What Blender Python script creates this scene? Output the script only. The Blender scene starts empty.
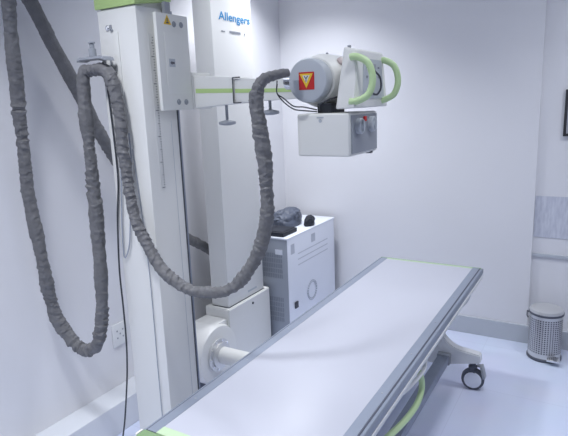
import bpy, bmesh, math, random
from mathutils import Vector, Matrix, noise
random.seed(7)
C = bpy.context.scene.collection
sc = bpy.context.scene

# ---------------------------------------------------------------- camera
def make_camera():
    f, pitch, roll, yaw = 540.857, 0.208728, 0.038199, 0.537789
    cp, sp, cy, sy = math.cos(pitch), math.sin(pitch), math.cos(yaw), math.sin(yaw)
    fwd = Vector((-sy*cp, cy*cp, -sp)); r0 = Vector((cy, sy, 0)); d0 = fwd.cross(r0)
    r = math.cos(roll)*r0 + math.sin(roll)*d0
    d = -math.sin(roll)*r0 + math.cos(roll)*d0
    cam = bpy.data.cameras.new('camera'); o = bpy.data.objects.new('camera', cam); C.objects.link(o)
    u, b = -d, -fwd
    o.matrix_world = Matrix(((r.x, u.x, b.x, 0), (r.y, u.y, b.y, 0), (r.z, u.z, b.z, 1.65), (0, 0, 0, 1)))
    cam.sensor_width = 36; cam.lens = f/568*36; cam.clip_start = .02
    sc.camera = o
make_camera()

# ---------------------------------------------------------------- world, lights, exposure
w = bpy.data.worlds.new('world'); sc.world = w; w.use_nodes = True
w.node_tree.nodes['Background'].inputs[0].default_value = (.80, .86, 1, 1)
w.node_tree.nodes['Background'].inputs[1].default_value = .3
sc.view_settings.view_transform = 'Standard'; sc.view_settings.look = 'None'
sc.view_settings.exposure = .05; sc.view_settings.gamma = 1; sc.view_settings.use_curve_mapping = False
CEIL = 2.75
def downlight(x, y, power, size=.22, spread=112, col=(.87, .90, .96)):
    l = bpy.data.lights.new('ceiling_downlight', 'AREA'); l.shape = 'DISK'; l.size = size
    l.energy = power; l.color = col; l.spread = math.radians(spread)
    o = bpy.data.objects.new('ceiling_downlight', l); C.objects.link(o); o.location = (x, y, CEIL-.03)
LIGHTS = [(-1.80, 3.05, 12.5), (-1.42, .80, 11.5), (-1.55, 2.25, 4.5), (-.95, -.10, 17), (-.25, 1.35, 4), (-.30, 2.65, 4.5), (.45, 2.85, 9, .22, 150)]
for a in LIGHTS: downlight(*a)

# ---------------------------------------------------------------- materials
def mat(name, col, rough=.5, metal=0, bump=0, bscale=40, var=0, vscale=6, coat=0, spec=.5):
    m = bpy.data.materials.new(name); m.use_nodes = True
    nt = m.node_tree; b = nt.nodes['Principled BSDF']
    b.inputs['Base Color'].default_value = (*col, 1); b.inputs['Roughness'].default_value = rough
    b.inputs['Metallic'].default_value = metal; b.inputs['Coat Weight'].default_value = coat
    b.inputs['Specular IOR Level'].default_value = spec
    tc = nt.nodes.new('ShaderNodeTexCoord')
    if var:
        n = nt.nodes.new('ShaderNodeTexNoise'); n.inputs['Scale'].default_value = vscale; n.inputs['Detail'].default_value = 4
        mx = nt.nodes.new('ShaderNodeMix'); mx.data_type = 'RGBA'
        mx.inputs[6].default_value = (*[c*(1-var) for c in col], 1); mx.inputs[7].default_value = (*[min(1, c*(1+var)) for c in col], 1)
        nt.links.new(tc.outputs['Object'], n.inputs['Vector']); nt.links.new(n.outputs['Fac'], mx.inputs[0])
        nt.links.new(mx.outputs[2], b.inputs['Base Color'])
    if bump:
        n = nt.nodes.new('ShaderNodeTexNoise'); n.inputs['Scale'].default_value = bscale; n.inputs['Detail'].default_value = 3
        bp = nt.nodes.new('ShaderNodeBump'); bp.inputs['Strength'].default_value = bump; bp.inputs['Distance'].default_value = .01
        nt.links.new(tc.outputs['Object'], n.inputs['Vector']); nt.links.new(n.outputs['Fac'], bp.inputs['Height'])
        nt.links.new(bp.outputs[0], b.inputs['Normal'])
    return m
M = dict(
    wall=mat('wall_paint', (.80, .80, .83), .75, bump=.03, bscale=120, var=.015, vscale=3),
    ceiling=mat('ceiling_paint', (.8, .82, .84), .8, var=.01),
    skirt=mat('skirting_tile', (.52, .55, .60), .45, var=.02),
    plinth=mat('plinth_paint', (.70, .72, .76), .5, var=.02),
    white=mat('white_enamel', (.80, .81, .82), .35, var=.01, vscale=2),
    ivory=mat('ivory_enamel', (.80, .80, .78), .4, var=.012),
    cream=mat('cream_plastic', (.80, .80, .77), .4, var=.01),
    top=mat('table_laminate', (.49, .50, .565), .35, var=.008, vscale=2),
    alu=mat('brushed_aluminium', (.28, .315, .39), .42, metal=.35, var=.04, vscale=30),
    dark=mat('dark_slot', (.05, .055, .07), .5, var=.05),
    grey=mat('grey_plastic', (.34, .36, .40), .45, var=.03),
    lgrey=mat('light_grey_plastic', (.50, .53, .57), .4, var=.02),
    green=mat('green_paint', (.47, .64, .26), .45, var=.02),
    dgreen=mat('dark_green_strip', (.20, .31, .155), .5, var=.02),
    pgreen=mat('pale_green_band', (.50, .64, .42), .4, var=.02),
    lgreen=mat('light_green_plastic', (.56, .74, .40), .4, var=.02),
    fabric=mat('grey_sleeve_fabric', (0.16, .16, .168), .6, bump=.6, bscale=60, var=.25, vscale=30),
    band=mat('black_strap', (.03, .03, .035), .6, var=.05),
    chrome=mat('chrome', (.75, .76, .78), .2, metal=1, var=.02),
    steel=mat('satin_steel', (.68, .68, .68), .38, metal=.7, var=.04),
    rubber=mat('caster_rubber', (.10, .11, .14), .6, var=.05),
    red=mat('red_label', (.55, .02, .02), .5, var=.02),
    yellow=mat('yellow_label', (.85, .55, .04), .5, var=.02),
    blue=mat('blue_lettering', (.05, .32, .64), .5, var=.02),
    ink=mat('label_ink', (.12, .12, .14), .6, var=.02),
    paleink=mat('pale_print', (.60, .63, .70), .6, var=.03),
    brass=mat('brass', (.45, .30, .12), .35, metal=.8, var=.05),
    navy=mat('dark_blue_vinyl', (.012, .015, .025), .6, bump=.2, bscale=20, var=.1),
    slate=mat('slate_grey_vinyl', (.09, .105, .145), .5, bump=.4, bscale=25, var=.25, vscale=12),
    cable=mat('black_cable', (.04, .045, .055), .5, var=.05),
    pcable=mat('pale_cable', (.35, .38, .45), .5, var=.05),
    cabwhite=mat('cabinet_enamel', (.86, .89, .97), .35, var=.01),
    cabshade=mat('cabinet_shaded_enamel', (.36, .39, .45), .45, var=.02),  # darker copy of the cabinet enamel, for its shaded side
    gdark=mat('groove_shade_fill', (.10, .11, .15), .6, var=.03),
    grille=mat('grille_shadow', (.27, .295, .345), .6, var=.03),
    brown=mat('oxide_lens', (.48, .40, .39), .3, var=.3, vscale=40),
)
def floor_mat():
    m = mat('vinyl_floor', (.62, .65, .73), .38)
    nt = m.node_tree; b = nt.nodes['Principled BSDF']; tc = nt.nodes.new('ShaderNodeTexCoord')
    br = nt.nodes.new('ShaderNodeTexBrick'); br.offset = 0; br.inputs['Scale'].default_value = 1
    br.inputs['Brick Width'].default_value = .6; br.inputs['Row Height'].default_value = .6; br.inputs['Mortar Size'].default_value = .0025
    br.inputs['Color1'].default_value = (.70, .755, .93, 1); br.inputs['Color2'].default_value = (.72, .775, .95, 1); br.inputs['Mortar'].default_value = (.66, .71, .88, 1)
    nt.links.new(tc.outputs['Object'], br.inputs['Vector'])
    n = nt.nodes.new('ShaderNodeTexNoise'); n.inputs['Scale'].default_value = 3; n.inputs['Detail'].default_value = 6
    mx = nt.nodes.new('ShaderNodeMix'); mx.data_type = 'RGBA'; mx.blend_type = 'MULTIPLY'; mx.inputs[0].default_value = .12
    nt.links.new(tc.outputs['Object'], n.inputs['Vector']); nt.links.new(br.outputs['Color'], mx.inputs[6]); nt.links.new(n.outputs['Color'], mx.inputs[7])
    nt.links.new(mx.outputs[2], b.inputs['Base Color'])
    return m
M['floor'] = floor_mat()
def perf_mat():
    m = mat('perforated_steel', (.42, .43, .45), .35, metal=.8)
    nt = m.node_tree; b = nt.nodes['Principled BSDF']; uv = nt.nodes.new('ShaderNodeUVMap')
    mp = nt.nodes.new('ShaderNodeVectorMath'); mp.operation = 'MULTIPLY'; mp.inputs[1].default_value = (40, 17, 1)
    fr = nt.nodes.new('ShaderNodeVectorMath'); fr.operation = 'FRACTION'
    sb = nt.nodes.new('ShaderNodeVectorMath'); sb.operation = 'SUBTRACT'; sb.inputs[1].default_value = (.5, .5, 0)
    ln = nt.nodes.new('ShaderNodeVectorMath'); ln.operation = 'LENGTH'
    lt = nt.nodes.new('ShaderNodeMath'); lt.operation = 'LESS_THAN'; lt.inputs[1].default_value = .30
    mx = nt.nodes.new('ShaderNodeMix'); mx.data_type = 'RGBA'; mx.inputs[6].default_value = (.56, .56, .56, 1); mx.inputs[7].default_value = (.05, .05, .07, 1)
    nt.links.new(uv.outputs[0], mp.inputs[0]); nt.links.new(mp.outputs[0], fr.inputs[0]); nt.links.new(fr.outputs[0], sb.inputs[0])
    nt.links.new(sb.outputs[0], ln.inputs[0]); nt.links.new(ln.outputs['Value'], lt.inputs[0]); nt.links.new(lt.outputs[0], mx.inputs[0])
    nt.links.new(mx.outputs[2], b.inputs['Base Color'])
    return m
M['perf'] = perf_mat()
def paper_mat():
    m = mat('printed_sheet', (.5, .53, .64), .5)
    nt = m.node_tree; b = nt.nodes['Principled BSDF']; tc = nt.nodes.new('ShaderNodeTexCoord')
    n = nt.nodes.new('ShaderNodeTexNoise'); n.inputs['Scale'].default_value = 22; n.inputs['Detail'].default_value = 5
    mp = nt.nodes.new('ShaderNodeMapping'); mp.inputs['Scale'].default_value = (2.5, 1, .6)
    cr = nt.nodes.new('ShaderNodeValToRGB'); cr.color_ramp.elements[0].position = .35; cr.color_ramp.elements[1].position = .65
    cr.color_ramp.elements[0].color = (.55, .57, .66, 1); cr.color_ramp.elements[1].color = (.68, .70, .78, 1)
    nt.links.new(tc.outputs['Object'], mp.inputs[0]); nt.links.new(mp.outputs[0], n.inputs['Vector'])
    nt.links.new(n.outputs['Fac'], cr.inputs[0]); nt.links.new(cr.outputs[0], b.inputs['Base Color'])
    return m
M['paper'] = paper_mat()

# ---------------------------------------------------------------- helpers
class MB:
    def __init__(s): s.bm = bmesh.new()
    def hull8(s, lo, hi, bevel=0, seg=2):
        """lo, hi: four points each (bottom loop, top loop)"""
        b = bmesh.new()
        v = [b.verts.new(p) for p in lo] + [b.verts.new(p) for p in hi]
        b.faces.new(v[3::-1]); b.faces.new(v[4:])
        for i in range(4): b.faces.new((v[i], v[(i+1) % 4], v[4+(i+1) % 4], v[4+i]))
        bmesh.ops.recalc_face_normals(b, faces=b.faces)
        if bevel: bmesh.ops.bevel(b, geom=b.edges[:], offset=bevel, segments=seg, affect='EDGES', profile=.6)
        s.merge(b); return s
    def box(s, x0, x1, y0, y1, z0, z1, bevel=0, seg=2, rot=None):
        lo = [(x0, y0, z0), (x1, y0, z0), (x1, y1, z0), (x0, y1, z0)]; hi = [(x, y, z1) for x, y, _ in lo]
        if rot:
            c = Vector(((x0+x1)/2, (y0+y1)/2, (z0+z1)/2)); R = Matrix.Rotation(rot[0], 3, rot[1])
            lo = [c+R@(Vector(p)-c) for p in lo]; hi = [c+R@(Vector(p)-c) for p in hi]
        return s.hull8(lo, hi, bevel, seg)
    def merge(s, b):
        me = bpy.data.meshes.new('t'); b.to_mesh(me); b.free(); s.bm.from_mesh(me); bpy.data.meshes.remove(me)
    def lathe(s, prof, c, axis='Z', n=40):
        """prof: (radius, height along the axis) from c"""
        b = bmesh.new(); A = Vector({'X': (1, 0, 0), 'Y': (0, 1, 0), 'Z': (0, 0, 1)}[axis]) if isinstance(axis, str) else Vector(axis).normalized()
        U = A.orthogonal().normalized(); V = A.cross(U); c = Vector(c); rings = []
        for r, h in prof:
            rings.append([b.verts.new(c+A*h+(U*math.cos(t)+V*math.sin(t))*max(r, 1e-4)) for t in (2*math.pi*i/n for i in range(n))])
        for a, d in zip(rings, rings[1:]):
            for i in range(n): b.faces.new((a[i], a[(i+1) % n], d[(i+1) % n], d[i]))
        b.faces.new(rings[0][::-1]); b.faces.new(rings[-1])
        bmesh.ops.recalc_face_normals(b, faces=b.faces)
        s.merge(b); return s
    def cyl(s, c, axis, r, h, bevel=.0, n=28):
        k = bevel
        p = [(r, 0), (r, h)] if not k else [(r-k, 0), (r, k), (r, h-k), (r-k, h)]
        return s.lathe(p, c, axis, n)
    def prism(s, pts, a, b_, plane='XZ', bevel=0):
        """outline in a plane extruded from a to b_ along the third axis"""
        def P(p, t): return {'XZ': (p[0], t, p[1]), 'YZ': (t, p[0], p[1]), 'XY': (p[0], p[1], t)}[plane]
        b = bmesh.new(); n = len(pts)
        v0 = [b.verts.new(P(p, a)) for p in pts]; v1 = [b.verts.new(P(p, b_)) for p in pts]
        b.faces.new(v0); b.faces.new(v1[::-1])
        for i in range(n): b.faces.new((v0[i], v0[(i+1) % n], v1[(i+1) % n], v1[i]))
        bmesh.ops.recalc_face_normals(b, faces=b.faces)
        if bevel:
            es = [e for e in b.edges if len(e.link_faces) == 2 and e.calc_face_angle(0) > .6]
            bmesh.ops.bevel(b, geom=es, offset=bevel, segments=2, affect='EDGES')
        s.merge(b); return s
    def tube(s, pts, r, n=14, step=.02, fn=None, smooth=True):
        P = catmull(pts, step) if smooth else [Vector(p) for p in pts]
        b = bmesh.new(); rings = []; T = (P[1]-P[0]).normalized(); U = T.orthogonal().normalized(); L = 0
        for i, p in enumerate(P):
            t = (P[min(i+1, len(P)-1)]-P[max(i-1, 0)]).normalized()
            q = T.rotation_difference(t); U = (q@U); U = (U-t*U.dot(t)).normalized(); T = t; V = t.cross(U)
            if i: L += (p-P[i-1]).length
            rr = r(i/(len(P)-1)) if callable(r) else r
            ring = []
            for k in range(n):
                a = 2*math.pi*k/n; k_ = fn(L, a) if fn else 1
                ring.append(b.verts.new(p+(U*math.cos(a)+V*math.sin(a))*rr*k_))
            rings.append(ring)
        for a, d in zip(rings, rings[1:]):
            for i in range(n): b.faces.new((a[i], a[(i+1) % n], d[(i+1) % n], d[i]))
        b.faces.new(rings[0][::-1]); b.faces.new(rings[-1])
        bmesh.ops.recalc_face_normals(b, faces=b.faces)
        s.merge(b); return s
    def build(s, name, m, parent=None, smooth=True):
        me = bpy.data.meshes.new(name); s.bm.normal_update(); s.bm.to_mesh(me); s.bm.free()
        if smooth:
            me.polygons.foreach_set('use_smooth', [True]*len(me.polygons))
            me.set_sharp_from_angle(angle=math.radians(35))
        o = bpy.data.objects.new(name, me); C.objects.link(o); me.materials.append(m if not isinstance(m, str) else M[m])
        if parent: adopt(o, parent)
        return o
def world_loc(o):
    v = Vector(o.location)
    while o.parent: o = o.parent; v = v+Vector(o.location)
    return v
def adopt(o, parent):
    """mesh authored in world coordinates: keep it there, with its origin moved to the parent's"""
    w_ = world_loc(parent); o.data.transform(Matrix.Translation(-w_)); o.parent = parent
def catmull(pts, step):
    P = [Vector(p) for p in pts]; P = [P[0]*2-P[1]]+P+[P[-1]*2-P[-2]]; out = []
    for i in range(1, len(P)-2):
        a, b, c, d = P[i-1:i+3]; n = max(2, int((c-b).length/step))
        for k in range(n):
            t = k/n
            out.append(.5*((2*b)+(c-a)*t+(2*a-5*b+4*c-d)*t*t+(3*b-a-3*c+d)*t**3))
    out.append(P[-2]); return out
def tag(o, label=None, cat=None, group=None, kind=None):
    if label: o['label'] = label
    if cat: o['category'] = cat
    if group: o['group'] = group
    if kind: o['kind'] = kind
    return o
def thing(name, loc, label, cat, group=None):
    o = bpy.data.objects.new(name, None); C.objects.link(o); o.location = loc; o.empty_display_size = .1
    return tag(o, label, cat, group)
def struct(name, mb, m): return tag(mb.build(name, m, smooth=False), kind='structure')
def origin_to(o, p):
    p = Vector(p); o.data.transform(Matrix.Translation(-p)); o.location = p; return o

# ---------------------------------------------------------------- the room
XL, YB, XR, YF = -2.215, 3.752, 2.4, -1.6
struct('floor', MB().box(XL-.1, XR+.1, YF-.1, YB+.15, -.1, 0), 'floor')
struct('ceiling', MB().box(XL-.1, XR+.1, YF-.1, YB+.15, CEIL, CEIL+.1), 'ceiling')
struct('wall_left', MB().box(XL-.1, XL, YF-.1, YB+.15, 0, CEIL), 'wall')
NX = -.36      # the back wall steps back to the right of here
struct('wall_back', MB().prism([(XL, YB), (NX, YB), (NX, YB+.025), (XR, YB+.025), (XR, YB+.15), (XL, YB+.15)], 0, CEIL, 'XY'), 'wall')
struct('wall_right', MB().box(XR, XR+.1, YF-.1, YB+.15, 0, CEIL), 'wall')
struct('wall_front', MB().box(XL, XR, YF-.1, YF, 0, CEIL), 'wall')
b = MB().box(XL, -2.066, YF, YB, 0, .165, .004)
struct('baseboard_left', b, 'plinth')
struct('baseboard_back', MB().box(-2.066, XR, YB-.014, YB+.03, 0, .125, .002), 'skirt')
struct('trim_1', MB().box(NX, 1.2, YB+.012, YB+.03, .608, .628, .002), 'skirt')

# ---------------------------------------------------------------- x-ray table
TZ = .66
tab = thing('x_ray_table', (-.88, 2.13, 0), 'long white patient table with aluminium rails and green end strips, on casters', 'table')
MB().box(-1.142, -.618, 1.122, 3.1705, TZ-.02, TZ, .002).build('table_top', 'top', tab)
for sx, x0 in ((1, -.618), (-1, -1.142)):
    f = lambda a: x0+sx*a
    prof = [(f(0), TZ), (f(.037), TZ), (f(.037), TZ-.010), (f(.042), TZ-.010), (f(.042), TZ-.004), (f(.052), TZ-.005), (f(.056), TZ-.010), (f(.056), TZ-.036), (f(0), TZ-.036)]
    rail = MB().prism(prof, 1.085, 3.188, 'XZ').build('side_rail', 'alu', tab, False)
    MB().box(min(f(.0373), f(.0417)), max(f(.0373), f(.0417)), 1.086, 3.187, TZ-.0098, TZ-.001).build('groove', 'gdark', rail, False)  # dark solid fill stands in for the shade inside the rail groove
    for y in (1.30, 1.62, 1.95, 2.30, 2.65, 3.0): MB().cyl((f(.019), y, TZ-.0005), 'Z', .004, .0012, n=12).build('screw', 'grey', rail)
    MB().box(min(f(.040), f(.060)), max(f(.040), f(.060)), 1.10, 3.17, TZ-.052, TZ-.0365, .002).build('lower_lip', 'white', tab)
for y0, y1, yb0, yb1 in ((1.045, 1.0845, 1.085, 1.1215), (3.188, 3.205, 3.171, 3.1875)):
    es = MB().box(-1.190, -.570, y0, y1, TZ-.045, TZ-.001, .004).build('end_strip', 'dgreen', tab)
    tag(MB().box(-1.1415, -.6185, yb0, yb1, TZ-.03, TZ+.0003).build('inner_band', 'pgreen', es, False), 'pale green inner band')
MB().box(-1.198, -1.1905, 1.050, 1.080, TZ-.02, TZ+.001, .003).build('corner_cap', 'cream', tab)
MB().box(-.5695, -.560, 3.185, 3.205, TZ-.03, TZ-.002, .003).build('corner_cap', 'grey', tab)
MB().box(-1.12, -.64, 1.15, 3.12, TZ-.075, TZ-.021, .004).build('under_frame', 'lgrey', tab)
tray = MB().box(-1.10, -.635, 1.22, 2.0, TZ-.16, TZ-.076, .006).build('cassette_tray', 'lgrey', tab)
tag(MB().lathe([(.006, 0), (.006, .012), (.013, .014), (.014, .024), (.010, .030)], (-.635, 1.68, .555), 'X', 18).build('tray_knob', 'brass', tray), 'small brass knob')
def arc(cx, cz, r, a0, a1, n=10): return [(cx+r*math.cos(math.radians(a0+(a1-a0)*i/n)), cz+r*math.sin(math.radians(a0+(a1-a0)*i/n))) for i in range(n+1)]
for y in (1.30, 2.97):
    pts = [(-1.02, TZ-.08)]
    pts += arc(-1.16, .378, .14, 0, -90)[0:] + [(-1.245, .228), (-1.25, .180), (-1.02, .128), (-.74, .128), (-.51, .180), (-.515, .228)] + arc(-.60, .378, .14, -90, -180) + [(-.74, TZ-.08)]
    MB().prism(pts, y-.03, y+.03, 'XZ', .006).build('leg_frame', 'white', tab)
MB().box(-.738, -.676, 1.332, 2.938, .158, .206, .006).build('stretcher_beam', 'alu', tab)
MB().box(-1.084, -1.022, 1.332, 2.938, .158, .206, .006).build('stretcher_beam', 'alu', tab)
for x in (-.707, -1.053): 
    MB().box(x-.036, x+.036, 2.90, 2.9395, .152, .212, .003).build('beam_socket', 'grey', tab)
def caster(x, y):
    k = MB().cyl((x, y, .150), 'Z', .016, .030, .002)
    k.cyl((x, y, .135), 'Z', .024, .016, .003)
    A = Vector((.12, -1, 0)).normalized(); c0 = Vector((x, y+.012, .063))
    k.lathe([(.052, -.006), (.058, -.004), (.058, .004), (.052, .006)], c0, A, 28)
    k.box(x-.014, x+.014, y-.012, y+.03, .10, .137, .004)
    c = k.build('caster', 'rubber', tab)
    for s_ in (-1, 1):
        wc = c0+A*s_*.0115
        MB().lathe([(.052, -.009), (.061, -.006), (.063, 0), (.061, .006), (.052, .009)], wc, A, 40).build('wheel', 'rubber', c)
        tag(MB().lathe([(.047, .0), (.0475, .0115), (.044, .013), (.015, .0135)], wc+A*s_*.001, A*s_, 36).build('wheel_disc', 'cabwhite', c), 'pale grey wheel disc')
    MB().box(x+.046, x+.060, y-.005, y+.045, .075, .150, .004, rot=(-.25, 'Y')).box(x+.018, x+.052, y+.005, y+.035, .140, .150, .003).build('brake_pedal', 'grey', c)
for x, y in ((-.555, 2.97), (-1.205, 2.97), (-.555, 1.30), (-1.205, 1.30)): caster(x, y)
MB().prism([(3.16, .597), (3.165, .560), (3.06, .520), (2.98, .515), (2.45, .575), (2.30, .597)], -.612, -.600, 'YZ', .001).build('side_plate', 'lgrey', tab)
lv = MB().tube([(-.580, 2.08, .605), (-.570, 2.045, .591), (-.570, 2.027, .566), (-.570, 1.945, .567), (-.570, 1.86, .580), (-.570, 1.78, .593), (-.570, 1.723, .608), (-.580, 1.68, .606)], .0085, 10, .01)
tag(lv.build('lock_lever', 'white', tab), 'white locking lever under the rail')
gh = MB().tube([(-.60, 1.98, .600), (-.582, 1.995, .565), (-.578, 2.022, .520), (-.578, 2.025, .470), (-.578, 1.956, .441), (-.578, 1.82, .452), (-.578, 1.63, .494), (-.578, 1.45, .545), (-.60, 1.36, .600)], .0125, 14, .015)
tag(gh.build('side_handle', 'lgreen', tab), 'light green curved handle bar')

# ---------------------------------------------------------------- x-ray tube stand (column, carriage, arm, head)
st = thing('x_ray_tube_stand', (-1.6, 1.61, 0), 'nearest white column with green top, its arm carrying a white x-ray head over the table', 'x-ray machine')
CX0, CX1, CY0, CY1 = -1.70, -1.50, 1.522, 1.705
MB().box(-1.73, -1.42, 1.50, 1.85, 0, .12, .01).build('floor_base', 'white', st)
col = MB().box(CX0, CX1, CY0, CY1, .121, 2.019, .004).build('column', 'ivory', st)
for x0, x1 in ((-1.628, -1.618), (-1.590, -1.582)):
    pass
tag(MB().box(-1.625, -1.597, CY0-.004, CY0-.0003, 1.55, 1.935, .001).build('cover_strip', 'cream', st), 'pale strip on the column front')
MB().hull8([(-1.705, 1.515, 2.021), (-1.494, 1.515, 2.021), (-1.494, 1.712, 2.052), (-1.705, 1.712, 2.052)], [(-1.705, 1.515, 2.13), (-1.494, 1.515, 2.13), (-1.494, 1.712, 2.13), (-1.705, 1.712, 2.13)], .004).build('column_cap', 'green', st)
MB().box(CX0+.01, CX1-.01, CY0+.01, CY1-.01, 2.0195, 2.06).build('cap_neck', 'ivory', st)
r_ = MB().box(-1.520, -1.499, CY1+.0005, CY1+.012, .121, 2.018, .001).build('guide_rail', 'alu', st)
MB().box(-1.512, -1.507, CY1+.0122, CY1+.014, .13, 2.0).build('steel_wire', 'dark', r_)
MB().box(-1.5195, -1.4985, CY1-.004, CY1+.003, .13, 2.0).build('seal_strip', 'dark', r_)
# ruler scale: a narrow printed strip with tick marks
sk = MB().box(CX1+.0002, CX1+.0010, 1.574, 1.600, 1.33, 1.925).build('ruler_scale', 'ivory', st, False)
tk = MB(); z = 1.34; i = 0
while z < 1.92:
    L = .016 if i % 10 == 0 else (.011 if i % 5 == 0 else .006)
    tk.box(CX1+.0011, CX1+.0015, 1.599-L, 1.599, z, z+.0028); z += .01; i += 1
tk.build('tick_marks', 'ink', sk, False)
MB().box(CX1+.0002, CX1+.0008, 1.662, 1.664, .13, 1.6).build('joint_line', 'lgrey', st, False)
def screw(p, axis, r, parent, name='screw', m='grey'):
    o = MB().lathe([(r*1.5, 0), (r*1.5, .001), (r, .0012), (r, .005), (r*.45, .005), (r*.45, .003)], p, axis, 14).build(name, m, parent); return o
screw((-1.651, CY0-.001, 1.952), (0, -1, 0), .007, st, 'bolt', 'chrome')
MB().box(-1.636, -1.628, CY0-.006, CY0-.0005, 1.942, 1.962, .001).box(-1.636, -1.622, CY0-.006, CY0-.0005, 1.940, 1.946, .001).build('latch', 'grey', st)
# carriage
pl = MB().box(-1.474, -1.458, 1.580, 1.757, 1.640, 1.998, .003).build('carriage_plate', 'cream', st)
MB().box(-1.4985, -1.4745, 1.610, 1.757, 1.66, 1.985, .002).box(-1.55, -1.4745, CY1+.016, 1.757, 1.66, 1.985, .002).build('carriage_block', 'cream', st)
MB().box(-1.4575, -1.4555, 1.615, 1.744, 1.70, 1.93, .001).build('access_cover', 'cream', pl)
for y, z in ((1.675, 1.962), (1.716, 1.963), (1.671, 1.671), (1.715, 1.670)): screw((-1.4577, y, z), (1, 0, 0), .0075, pl)
wl = MB().prism([(1.618, 1.958), (1.660, 1.958), (1.639, 1.993)], -1.4578, -1.4568, 'YZ').build('warning_triangle', 'yellow', pl)
MB().box(-1.4567, -1.4562, 1.636, 1.640, 1.968, 1.981).box(-1.4567, -1.4562, 1.632, 1.645, 1.962, 1.967).build('warning_symbol', 'ink', wl)
ws = MB().box(-1.4554, -1.4548, 1.630, 1.664, 1.803, 1.833).build('arrow_sticker', 'lgrey', pl)
MB().prism([(1.636, 1.818), (1.646, 1.826), (1.646, 1.822), (1.660, 1.822), (1.660, 1.814), (1.646, 1.814), (1.646, 1.810)], -1.4547, -1.4543, 'YZ').build('arrow_mark', 'ink', ws)
MB().box(-1.492, -1.475, 1.652, 1.682, 1.9985, 2.045, .003).build('stop_pin', 'grey', st)
# arm
AY0, AY1 = 1.768, 1.880
MB().box(-1.545, -1.4575, 1.7585, AY1+.004, 1.640, 1.786, .003).build('arm_root', 'cream', st)
def tapered(x0, z0, z1, x1, z2, z3, y0=AY0, y1=AY1, bev=.003):
    return MB().hull8([(x0, y0, z0), (x1, y0, z2), (x1, y1, z2), (x0, y1, z0)], [(x0, y0, z1), (x1, y0, z3), (x1, y1, z3), (x0, y1, z1)], bev)
outer = tapered(-1.457, 1.645, 1.774, -1.262, 1.657, 1.757).build('arm_sleeve', 'cream', st)
inner = tapered(-1.2615, 1.660, 1.751, -.955, 1.667, 1.738, AY0+.006, AY1-.006).build('arm_extension', 'cream', st)
tapered(-1.448, 1.704, 1.721, -1.2625, 1.698, 1.714, AY0-.0012, AY0-.0002, 0).build('green_stripe', 'green', outer)
tapered(-1.257, 1.697, 1.712, -.960, 1.689, 1.702, AY0+.0045, AY0+.0058, 0).build('green_stripe', 'green', inner)
br = MB().box(-1.264, -1.2605, AY0-.003, AY0-.0002, 1.658, 1.756).box(-1.2605, -1.230, AY0-.003, AY0+.004, 1.753, 1.757).box(-1.2605, -1.230, AY0-.003, AY0+.004, 1.657, 1.661)
br.build('sleeve_bracket_shade', 'dark', outer)  # dark line at the sleeve end; its top and bottom caps are painted shadow
for x, zt, zk, par in ((-1.345, 1.652, 1.580, outer), (-1.135, 1.664, 1.617, inner)):
    MB().lathe([(.006, .0), (.006, zk-zt+.012), (.016, zk-zt+.010), (.034, zk-zt+.006), (.036, zk-zt-.001), (.033, zk-zt-.006), (.014, zk-zt-.010)], (x, 1.83, zt), 'Z', 26).build('clamp_knob', 'grey', par)
# tube head
HC = (-.880, 1.722)
hd = MB().lathe([(.060, -.005), (.078, 0), (.088, .03), (.093, .055), (.093, .18), (.085, .21), (.055, .235)], (HC[0], 1.715, HC[1]), 'Y', 56).build('tube_housing', 'cream', st)
cap = MB().lathe([(.062, 0), (.070, .002), (.0735, .008), (.0735, .048), (.070, .053)], (HC[0], 1.660, HC[1]), 'Y', 56).build('housing_end_cap', 'lgrey', st)
tag(cap, 'round grey end cap with a warning label')
lb = MB().box(-0.9100, -0.8520, 1.6585, 1.6597, 1.692, 1.750).build('warning_label', 'red', cap, False)
MB().prism([(-0.9065, 1.745), (-0.8555, 1.745), (-0.8810, 1.697)], 1.6572, 1.6583, 'XZ').build('warning_triangle', 'yellow', cap, False)
MB().prism([(-0.8945, 1.739), (-0.8675, 1.739), (-0.8810, 1.713)], 1.6562, 1.6570, 'XZ').build('triangle_panel', 'cream', cap, False)
s_ = MB().box(-0.8825, -0.8795, 1.6553, 1.6560, 1.718, 1.729).prism([(-0.8895, 1.7365), (-0.8860, 1.7375), (-0.8795, 1.7285), (-0.8825, 1.7275)], 1.6560, 1.6553, 'XZ').prism([(-0.8725, 1.7365), (-0.8760, 1.7375), (-0.8825, 1.7285), (-0.8795, 1.7275)], 1.6560, 1.6553, 'XZ')
s_.build('warning_symbol', 'ink', cap, False)
MB().lathe([(.026, 0), (.026, .03), (.022, .032), (.022, .06)], (-.975, 1.690, 1.722), 'X', 24).build('cable_gland', 'chrome', st)
screw((-.868, 1.795, 1.8145), (0, 0, 1), .004, hd)
MB().lathe([(.017, -.002), (.015, .003), (.008, .004)], (-.804, 1.775, 1.785), (.75, -.35, .55), 20).build('oil_port', 'brown', hd)
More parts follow.
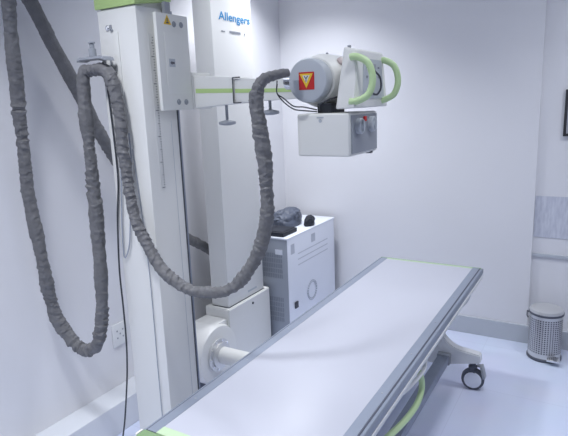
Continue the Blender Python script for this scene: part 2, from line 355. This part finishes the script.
# control panel
cpn = MB().hull8([(-.775, 1.655, 1.624), (-.702, 1.645, 1.626), (-.702, 1.955, 1.626), (-.775, 1.955, 1.624)],
                 [(-.757, 1.690, 1.824), (-.706, 1.682, 1.812), (-.706, 1.915, 1.812), (-.757, 1.915, 1.824)], .008, 3).build('control_panel', 'cream', st)
tag(cpn, 'white control panel facing right with two green handles')
kp = MB().hull8([(-0.7025, 1.715, 1.655), (-0.7005, 1.715, 1.655), (-0.7005, 1.915, 1.655), (-0.7025, 1.915, 1.655)], [(-0.7060, 1.730, 1.785), (-0.7030, 1.730, 1.785), (-0.7030, 1.890, 1.785), (-0.7060, 1.890, 1.785)]).build('keypad', 'lgrey', cpn)
for y in (1.755, 1.862):
    for z in (1.727, 1.758): MB().box(-0.7025, -0.6988, y-.007, y+.003, z-.003, z+.004, .001).build('key', 'grey', cpn)
kb = MB().box(-0.7022, -0.6992, 1.800, 1.83, 1.700, 1.77, .001)
kb.build('display', 'grey', cpn)
MB().tube([(-0.7020, 1.806, 1.672), (-0.6900, 1.816, 1.668), (-0.6800, 1.826, 1.690), (-0.6840, 1.829, 1.725), (-0.7010, 1.822, 1.748)], .0035, 8, .006).build('keypad_lever', 'dark', cpn)
for dy in (0, .245):
    y = 1.668+dy
    MB().tube([(-.722, y-.003, 1.787), (-.700, y-.003, 1.787), (-.664, y+.002, 1.765), (-.650, y+.004, 1.715), (-.662, y-.004, 1.668), (-.700, y-.012, 1.648), (-.722, y-.012, 1.648)], .0112, 16, .008).build('handle', 'lgreen', cpn)
MB().cyl((-.748, 1.715, 1.812), 'Z', .006, .017, .001).build('antenna_stud', 'grey', cpn)
# collimator
clm = MB().box(-.920, -.722, 1.652, 1.900, 1.467, 1.612, .012, 3).build('collimator', 'cream', st)
fp = MB().box(-.7235, -.7185, 1.662, 1.890, 1.477, 1.604, .002).build('face_plate', 'grey', clm)
tag(fp, 'grey front plate with two dials')
for y in (1.705, 1.815):
    MB().lathe([(.027, 0), (.027, .012), (.024, .016), (.010, .016), (.009, .019)], (-.7183, y+.01, 1.566 if y < 1.75 else 1.568), 'X', 26).box(-.703, -.697, y+.007, y+.013, 1.548, 1.586, .001).build('dial', 'lgrey', clm)
MB().box(-.7183, -.711, 1.758, 1.776, 1.580, 1.597, .002).build('lamp_button', 'red', clm)
MB().box(-.866, -.812, 1.705, 1.815, 1.6125, 1.645, .003).build('mounting_bracket', 'dark', clm)
MB().box(-.842, -.816, 1.6508, 1.6518, 1.597, 1.601).build('maker_plate', 'lgrey', clm, False)
MB().cyl((-.829, 1.6518, 1.588), (0, -1, 0), .006, .001).build('centre_mark', 'lgrey', clm)
MB().box(-.745, -.725, 1.845, 1.865, 1.462, 1.4715, .002).build('lower_catch', 'dark', clm)
for dz, m_ in ((0, 'cable'), (.012, 'cable')):
    MB().tube([(-.985, 1.640, 1.715+dz), (-.978, 1.625, 1.685), (-.950, 1.620, 1.655+dz), (-.915, 1.625, 1.630+dz*.8), (-.885, 1.64, 1.6235+dz), (-.860, 1.690, 1.618+dz*.5)], .0022, 8, .008).build('head_cable', m_, st)
MB().tube([(-.860, 1.715, 1.618), (-.836, 1.66, 1.640), (-.815, 1.685, 1.655), (-.795, 1.72, 1.665)], .003, 8, .008).build('head_cable', 'cable', st)
# hose hanger on the column front
hg = MB().cyl((-1.688, 1.470, 1.848), 'Z', .014, .030, .002).cyl((-1.688, 1.470, 1.878), 'Z', .009, .018, .002).cyl((-1.688, 1.470, 1.897), 'Z', .013, .004)
hg.build('hanger_bolt', 'grey', st)
pts = [(-1.760, 1.832), (-1.756, 1.843), (-1.738, 1.848), (-1.630, 1.848), (-1.612, 1.843), (-1.607, 1.830), (-1.613, 1.832), (-1.630, 1.838), (-1.738, 1.838)]
MB().prism(pts, 1.450, 1.500, 'XZ', .001).box(-1.702, -1.674, 1.498, CY0-.0005, 1.838, 1.848).build('hose_hanger', 'grey', st)

# ---------------------------------------------------------------- fabric-sleeved hoses
def wrinkle(seed, amp=.11, cinch=()):
    # gathered cloth: irregular slanted pleats, each rising slowly and dropping sharply
    def pleat(L, a, f, sd):
        u = L*f+1.7*noise.noise(Vector((L*8, sd, 0)))+.42*math.sin(a+5*noise.noise(Vector((sd, L*6, 1))))
        c = math.floor(u); t = u-c; k = .5+.9*noise.noise(Vector((c*3.7+sd, math.cos(a)*.9, math.sin(a)*.9)))
        return (t**1.4 if t < .86 else (1-t)/.14*.81)*max(0, k)
    def fn(L, a):
        x, y = math.cos(a), math.sin(a)
        w4 = noise.noise(Vector((x*.6, seed, L*9)))
        w5 = noise.noise(Vector((x*1.8+seed, y*1.8, L*40)))
        g = max(.3 if L < 3.6 else 1.0, min(1.5, .8+1.6*noise.noise(Vector((L*2.3, seed, 7)))))      # some lengths hang smoother than others
        k = 1+amp*(g*(pleat(L, a, 26, seed)+.5*pleat(L, a+2, 49, seed+9)-.42)+.85*w4+.35*w5)
        for c in cinch:
            d = abs(L-c)
            if d < .010: k *= .84+.16*(d/.010)
            elif d < .03: k *= 1+.12*(1-(d-.010)/.020)
        return k
    return fn
main = [(-1.84, 1.22, CEIL-.002), (-1.87, 1.26, 2.45), (-1.915, 1.31, 2.12), (-1.985, 1.345, 1.95), (-2.030, 1.37, 1.80), (-2.065, 1.39, 1.62), (-2.088, 1.40, 1.289), (-2.085, 1.42, .98),
        (-2.110, 1.46, .76), (-2.052, 1.49, .625), (-1.960, 1.49, .588), (-1.865, 1.485, .650), (-1.808, 1.48, .83), (-1.782, 1.475, 1.05), (-1.765, 1.47, 1.37), (-1.757, 1.465, 1.65), (-1.745, 1.465, 1.785),
        (-1.715, 1.47, 1.800), (-1.650, 1.475, 1.800), (-1.617, 1.477, 1.775), (-1.592, 1.478, 1.68), (-1.580, 1.478, 1.43), (-1.545, 1.475, 1.22), (-1.455, 1.48, 1.06), (-1.36, 1.49, .985), (-1.272, 1.52, .958), (-1.150, 1.54, .990),
        (-1.055, 1.56, 1.11), (-1.005, 1.56, 1.24), (-.995, 1.56, 1.37), (-1.005, 1.56, 1.52), (-1.022, 1.56, 1.64), (-1.018, 1.562, 1.695), (-.990, 1.570, 1.733), (-.950, 1.60, 1.745), (-.935, 1.63, 1.750)]
def rad(t):
    P = [(0, .029), (.30, .027), (.38, .029), (.45, .0265), (.55, .027), (.62, .0265), (.72, .022), (.85, .0235), (.95, .027), (.975, .024), (1, .014)]
    for (a, b_), (c_, d_) in zip(P, P[1:]):   # radius along the hose
        if t <= c_: return b_+(d_-b_)*(t-a)/(c_-a)
    return .014
h = MB().tube(main, rad, 30, .003, wrinkle(1.3, .30, (1.12, 1.24, 2.22, 2.30)))
hose = h.build('cable_hose', 'fabric')
tag(hose, 'grey wrinkled cable hose looping from ceiling over the column hanger to the tube head', 'hose')
far = [(-2.10, 1.22, CEIL-.002), (-2.115, 1.36, 2.45), (-2.12, 1.546, 2.113), (-2.12, 1.620, 1.958), (-2.12, 1.746, 1.723), (-2.12, 1.89, 1.455), (-2.12, 2.12, 1.13), (-2.12, 2.41, .885), (-2.12, 2.60, .765), (-2.125, 2.74, .62), (-2.13, 2.80, .40), (-2.13, 2.81, .168)]
tag(MB().tube(far, .031, 24, .006, wrinkle(5.1, .16)).build('cable_hose', 'fabric'), 'dark grey cable hose running diagonally behind the column along the left wall', 'hose')

# thin cables and string
tag(MB().tube([(-1.686, 1.512, 1.83), (-1.676, 1.513, 1.75), (-1.668, 1.513, 1.573), (-1.668, 1.513, 1.377), (-1.694, 1.513, 1.212), (-1.705, 1.505, .999), (-1.700, 1.500, .824), (-1.706, 1.500, .640), (-1.734, 1.500, .443), (-1.770, 1.480, .207), (-1.84, 1.46, .03), (-1.90, 1.42, .004)], .0036, 8, .012).build('power_cable', 'cable'),
    'thin black cable hanging down the left edge of the near column', 'cable')
tag(MB().tube([(-1.640, 1.512, 1.84), (-1.642, 1.513, 1.55), (-1.650, 1.513, 1.375), (-1.672, 1.513, 1.189), (-1.677, 1.513, 1.054), (-1.641, 1.513, 1.109), (-1.615, 1.513, 1.256), (-1.585, 1.513, 1.45), (-1.585, 1.515, 1.56)], .0028, 8, .012).build('thin_cable', 'pcable'),
    'thin grey cable hanging in a narrow loop on the near column front', 'cable')
tag(MB().tube([(-1.575, 1.5155, 1.50), (-1.557, 1.5155, 1.25), (-1.547, 1.5155, 1.055), (-1.545, 1.5155, .886), (-1.548, 1.5155, .575), (-1.548, 1.5155, .35), (-1.545, 1.5155, .125)], .0018, 6, .03).build('cord', 'pcable'),
    'fine vertical cord running down the near column front to its base', 'cord')

# ---------------------------------------------------------------- wall stand behind
ws = thing('wall_stand', (-1.965, 2.69, 0), 'tall pale column with blue lettering standing behind the arm, on a boxy housing', 'x-ray stand')
MB().box(-2.028, -1.900, 2.492, 2.885, .445, 2.30, .004).build('column', 'ivory', ws)
hs = MB().prism([(2.462, .0), (2.462, .30), (2.462, .442), (2.93, .442), (2.93, 0)], -2.062, -1.882, 'YZ', .006)
hs.build('base_housing', 'ivory', ws)
MB().box(-2.024, -1.896, 2.488, 2.889, .4425, .4447).build('seam', 'dark', ws)
dr = MB().lathe([(.165, 0), (.180, .012), (.180, .165), (.172, .178), (.150, .182)], (-2.06, 2.345, .205), 'X', 48)
dr.box(-2.058, -1.90, 2.345, 2.461, .03, .385, .004)
dr.build('drum', 'ivory', ws)
fl = MB().lathe([(.098, 0), (.098, .012), (.075, .014), (.075, .03), (.060, .032)], (-1.877, 2.33, .215), 'X', 40).build('flange', 'steel', ws)
for k in range(10):
    a = 2*math.pi*k/10
    MB().cyl((-1.8652, 2.33+.086*math.cos(a), .215+.086*math.sin(a)), 'X', .006, .006, n=8).build('flange_bolt', 'chrome', fl)
MB().lathe([(.050, 0), (.050, .22), (.045, .225)], (-1.8445, 2.335, .215), 'X', 32).build('pivot_pipe', 'cream', ws)
MB().cyl((-1.8815, 2.72, .40), 'X', .008, .006, .001).build('lock_stud', 'dark', ws)
MB().box(-1.8995, -1.8988, 2.70, 2.80, .475, .487).build('name_strip', 'lgrey', ws, False)
def lettering(text, loc, h_, parent, m, width):
    cu = bpy.data.curves.new('t', 'FONT'); cu.body = text; cu.extrude = .0006; cu.size = 1; cu.offset = .012
    o = bpy.data.objects.new('t', cu); C.objects.link(o); dg = bpy.context.evaluated_depsgraph_get(); dg.update()
    me = bpy.data.meshes.new_from_object(o.evaluated_get(dg)); bpy.data.objects.remove(o)
    xs = [v.co.x for v in me.vertices]; s = width/(max(xs)-min(xs))
    tilt = Matrix.Rotation(math.radians(0), 4, 'X')
    R = Matrix(((0, 0, 1, 0), (1, 0, 0, 0), (0, 1, 0, 0), (0, 0, 0, 1)))
    me.transform(Matrix.Translation(loc) @ R @ Matrix.Diagonal((s, h_, .9, 1)))
    me.name = 'lettering'; n = bpy.data.objects.new('lettering', me); C.objects.link(n); me.materials.clear(); me.materials.append(M[m]); adopt(n, parent); return n
tag(lettering('Allengers', (-1.8990, 2.560, 2.122), .062, ws, 'blue', .310), 'blue maker lettering')
tg = MB().box(-1.8993, -1.8987, 2.655, 2.765, 2.055, 2.068).cyl((-1.8995, 2.585, 2.061), 'X', .004, .002).cyl((-1.8995, 2.806, 2.061), 'X', .005, .002).box(-1.8993, -1.8987, 2.575, 2.612, 2.058, 2.063)
tg.build('model_strip', 'grey', ws, False)

# ---------------------------------------------------------------- generator cabinet
cb = thing('generator_cabinet', (-1.905, 3.32, 0), 'white electrical cabinet with shade painted on its near side, in the back left corner behind the table', 'cabinet')
GX0, GX1, GY0, GY1, GZ = -2.060, -1.750, 2.960, 3.680, .782
MB().box(GX0, GX1-.004, GY0+.004, GY1, .03, GZ-.012, .003).build('body', 'cabshade', cb)  # body greyer than the panels: shade on the near side is painted in
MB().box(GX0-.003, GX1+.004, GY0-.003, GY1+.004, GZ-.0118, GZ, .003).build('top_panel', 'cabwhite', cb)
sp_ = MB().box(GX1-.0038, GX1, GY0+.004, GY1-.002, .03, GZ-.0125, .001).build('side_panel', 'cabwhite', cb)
tag(sp_, 'white side panel with faint print')
for x in (GX0+.04, GX1-.05):
    for y in (GY0+.05, GY1-.05): MB().cyl((x, y, 0), 'Z', .02, .03).build('foot', 'rubber', cb)
for z0, z1 in ((.50, .66), (.19, .36)):
    g = MB()
    x = -1.985
    while x < -1.79:
        z = z0
        while z < z1: g.box(x, x+.008, GY0+.0015, GY0+.0038, z, z+.028); z += .036
        x += .014
    g.build('vent_grille', 'grille', cb, False)
MB().box(-1.845, -1.79, GY0+.0005, GY0+.0038, .665, .700).build('rating_label', 'cabwhite', cb, False)
p = MB().box(GX1+.0002, GX1+.001, 3.005, 3.055, .660, .728).build('label', 'paleink', cb, False)
MB().box(GX1+.0002, GX1+.001, 3.30, 3.36, .675, .735).build('label', 'paleink', cb, False)
g = MB()
for z in (.640, .600, .560):
    g.box(GX1+.0002, GX1+.001, 3.10, 3.56, z, z+.007)
tag(g.build('printed_lines', 'paleink', cb, False), 'faint grey printed lines')
cb['label'] = 'white electrical cabinet with shade painted on its near side, in the back left corner behind the table'
rg = MB()
for k in range(24):
    a0, a1 = 2*math.pi*k/24, 2*math.pi*(k+.72)/24
    for r in (.072, .060):
        rg.tube([(GX1+.004, 3.29+r*math.cos(a)*1.0, .325+r*math.sin(a)) for a in (a0, (a0+a1)/2, a1)], .003, 6, .01)
rg.build('fan_guard', 'paleink', cb)
MB().box(GX1+.0002, GX1+.010, 3.032, 3.072, .270, .315, .002).build('power_inlet', 'dark', cb)

# things lying on the cabinet
def lump(name, c, s, seed, m, label, cat, flat=.35):
    bm = bmesh.new(); bmesh.ops.create_icosphere(bm, subdivisions=5, radius=1)
    for v in bm.verts:
        n = v.co.copy(); d = 1+.26*noise.noise(n*1.3+Vector((seed, 0, 0)))+.16*abs(noise.noise(n*2.6+Vector((0, seed, 0))))+.02*noise.noise(n*8)
        v.co = Vector((n.x*s[0]*d, n.y*s[1]*d, n.z*s[2]*d))
    z0 = -s[2]*.55
    for v in bm.verts:
        if v.co.z < z0: v.co.z = z0+(v.co.z-z0)*.02
        v.co += Vector(c)-Vector((0, 0, z0))+Vector((0, 0, .012*s[2]))
    b = MB(); b.merge(bm); o = b.build(name, m); origin_to(o, c); return tag(o, label, cat)
def blanket(name, rows, thick, m, label, cat, seed):
    """rows of (x, y, z) points: a thick folded sheet"""
    bm = bmesh.new(); g = [[bm.verts.new(p) for p in r] for r in rows]
    for a, d in zip(g, g[1:]):
        for i in range(len(a)-1): bm.faces.new((a[i], a[i+1], d[i+1], d[i]))
    me = bpy.data.meshes.new(name); bm.to_mesh(me); bm.free(); o = bpy.data.objects.new(name, me); C.objects.link(o)
    for md, kw in (('SOLIDIFY', dict(thickness=thick, offset=1)), ('SUBSURF', dict(levels=3, render_levels=3))):
        x = o.modifiers.new(md, md)
        for k, v in kw.items(): setattr(x, k, v)
    dg = bpy.context.evaluated_depsgraph_get(); dg.update(); m2 = bpy.data.meshes.new_from_object(o.evaluated_get(dg))
    bpy.data.objects.remove(o)
    zs = min(v.co.z for v in m2.vertices)
    for v in m2.vertices:
        k = min(1, max(0, (v.co.z-zs)/.02)); v.co += Vector((0, 0, 1))*noise.noise(v.co*22+Vector((seed, 0, 0)))*.008*k
    m2.polygons.foreach_set('use_smooth', [True]*len(m2.polygons))
    o = bpy.data.objects.new(name, m2); C.objects.link(o); m2.materials.append(M[m]); return tag(o, label, cat)
cs = MB().box(-1.995, -1.785, 2.975, 3.165, GZ+.001, GZ+.030, .006).box(-1.98, -1.80, 2.99, 3.155, GZ+.030, GZ+.034, .003)
cs = origin_to(cs.build('film_cassette', 'navy'), (-1.89, 3.07, GZ)); tag(cs, 'flat black cassette lying on the near end of the cabinet top', 'cassette')
lump('folded_apron', (-1.955, 3.33, GZ), (.092, .14, .078), 3.2, 'slate', 'slate grey folded protective apron heaped on the cabinet behind the black cassette', 'apron')
lump('gonad_shield', (-1.797, 3.37, GZ), (.034, .055, .045), 8.4, 'navy', 'small crumpled black shield at the right end of the heap on the cabinet', 'shield')

# ---------------------------------------------------------------- pedal bin
bn = thing('pedal_bin', (-.238, 3.585, 0), 'round perforated steel pedal bin against the back wall', 'bin')
BX, BY = -.238, 3.585
MB().lathe([(.098, 0), (.102, .004), (.102, .016), (.098, .02)], (BX, BY, 0), 'Z', 48).build('base_ring', 'rubber', bn)
bm = bmesh.new(); n = 64; uv = bm.loops.layers.uv.new('UVMap'); rg = [[bm.verts.new((BX+.097*math.cos(2*math.pi*i/n), BY+.097*math.sin(2*math.pi*i/n), z)) for i in range(n)] for z in (.050, .277)]
for i in range(n):
    fc = bm.faces.new((rg[0][i], rg[0][(i+1) % n], rg[1][(i+1) % n], rg[1][i]))
    for lp, (u_, v_) in zip(fc.loops, ((i/n, 0), ((i+1)/n, 0), ((i+1)/n, 1), (i/n, 1))): lp[uv].uv = (u_, v_)
b = MB(); b.bm.free(); b.bm = bm; b.build('perforated_drum', 'perf', bn)
MB().lathe([(.096, .0205), (.0965, .055), (.0958, .056), (.0958, .271), (.0965, .272), (.0965, .294), (.094, .296)], (BX, BY, 0), 'Z', 48).build('drum', 'steel', bn)
MB().lathe([(.094, .2965), (.101, .297), (.102, .301), (.102, .308), (.099, .310)], (BX, BY, 0), 'Z', 48).build('lid_rim', 'rubber', bn)
MB().lathe([(.099, .3102), (.099, .318), (.093, .328), (.075, .335), (.045, .339), (.01, .340)], (BX, BY, 0), 'Z', 48).build('lid', 'steel', bn)
MB().tube([(BX-.101, BY-.01, .292), (BX-.108, BY-.02, .302), (BX-.108, BY-.03, .272), (BX-.100, BY-.03, .262)], .004, 8, .008).build('carry_handle', 'rubber', bn)
MB().box(BX+.025, BX+.098, BY-.130, BY-.075, .030, .042, .004, rot=(.15, 'X')).build('pedal', 'chrome', bn)

# ---------------------------------------------------------------- things on the walls
WY = YB+.025
sh = MB().box(-.358, -.05, WY-.004, WY-.0003, .738, 1.008, 0).build('notice_sheet', 'paper', None, False)
origin_to(sh, (-.204, WY-.002, .87)); tag(sh, 'pale grey printed sheet on the wall above the bin', 'poster')
fr = thing('picture_frame', (-.05, WY, 1.53), 'black-framed picture on the back wall at the right edge of the photo', 'picture')
f = MB(); x0, x1, z0, z1, t = -.225, .12, 1.388, 1.668, .016
f.box(x0, x0+t, WY-.022, WY-.0005, z0, z1, .001).box(x1-t, x1, WY-.022, WY-.0005, z0, z1, .001).box(x0+t, x1-t, WY-.022, WY-.0005, z0, z0+t, .001).box(x0+t, x1-t, WY-.022, WY-.0005, z1-t, z1, .001)
f.build('frame', 'band', fr); MB().box(x0+t, x1-t, WY-.012, WY-.0005, z0+t, z1-t).build('print', 'top', fr, False)
sk = thing('wall_socket', (XL, 1.905, .45), 'white power socket plate low on the left wall beside the column', 'socket')
MB().box(XL+.0005, XL+.010, 1.856, 1.955, .390, .515, .003).build('face_plate', 'white', sk)
g = MB()
for y, z in ((1.885, .475), (1.925, .475), (1.885, .435), (1.925, .435), (1.905, .455)): g.cyl((XL+.0102, y, z), 'X', .005, .0012, n=12)
g.build('socket_holes', 'grey', sk)
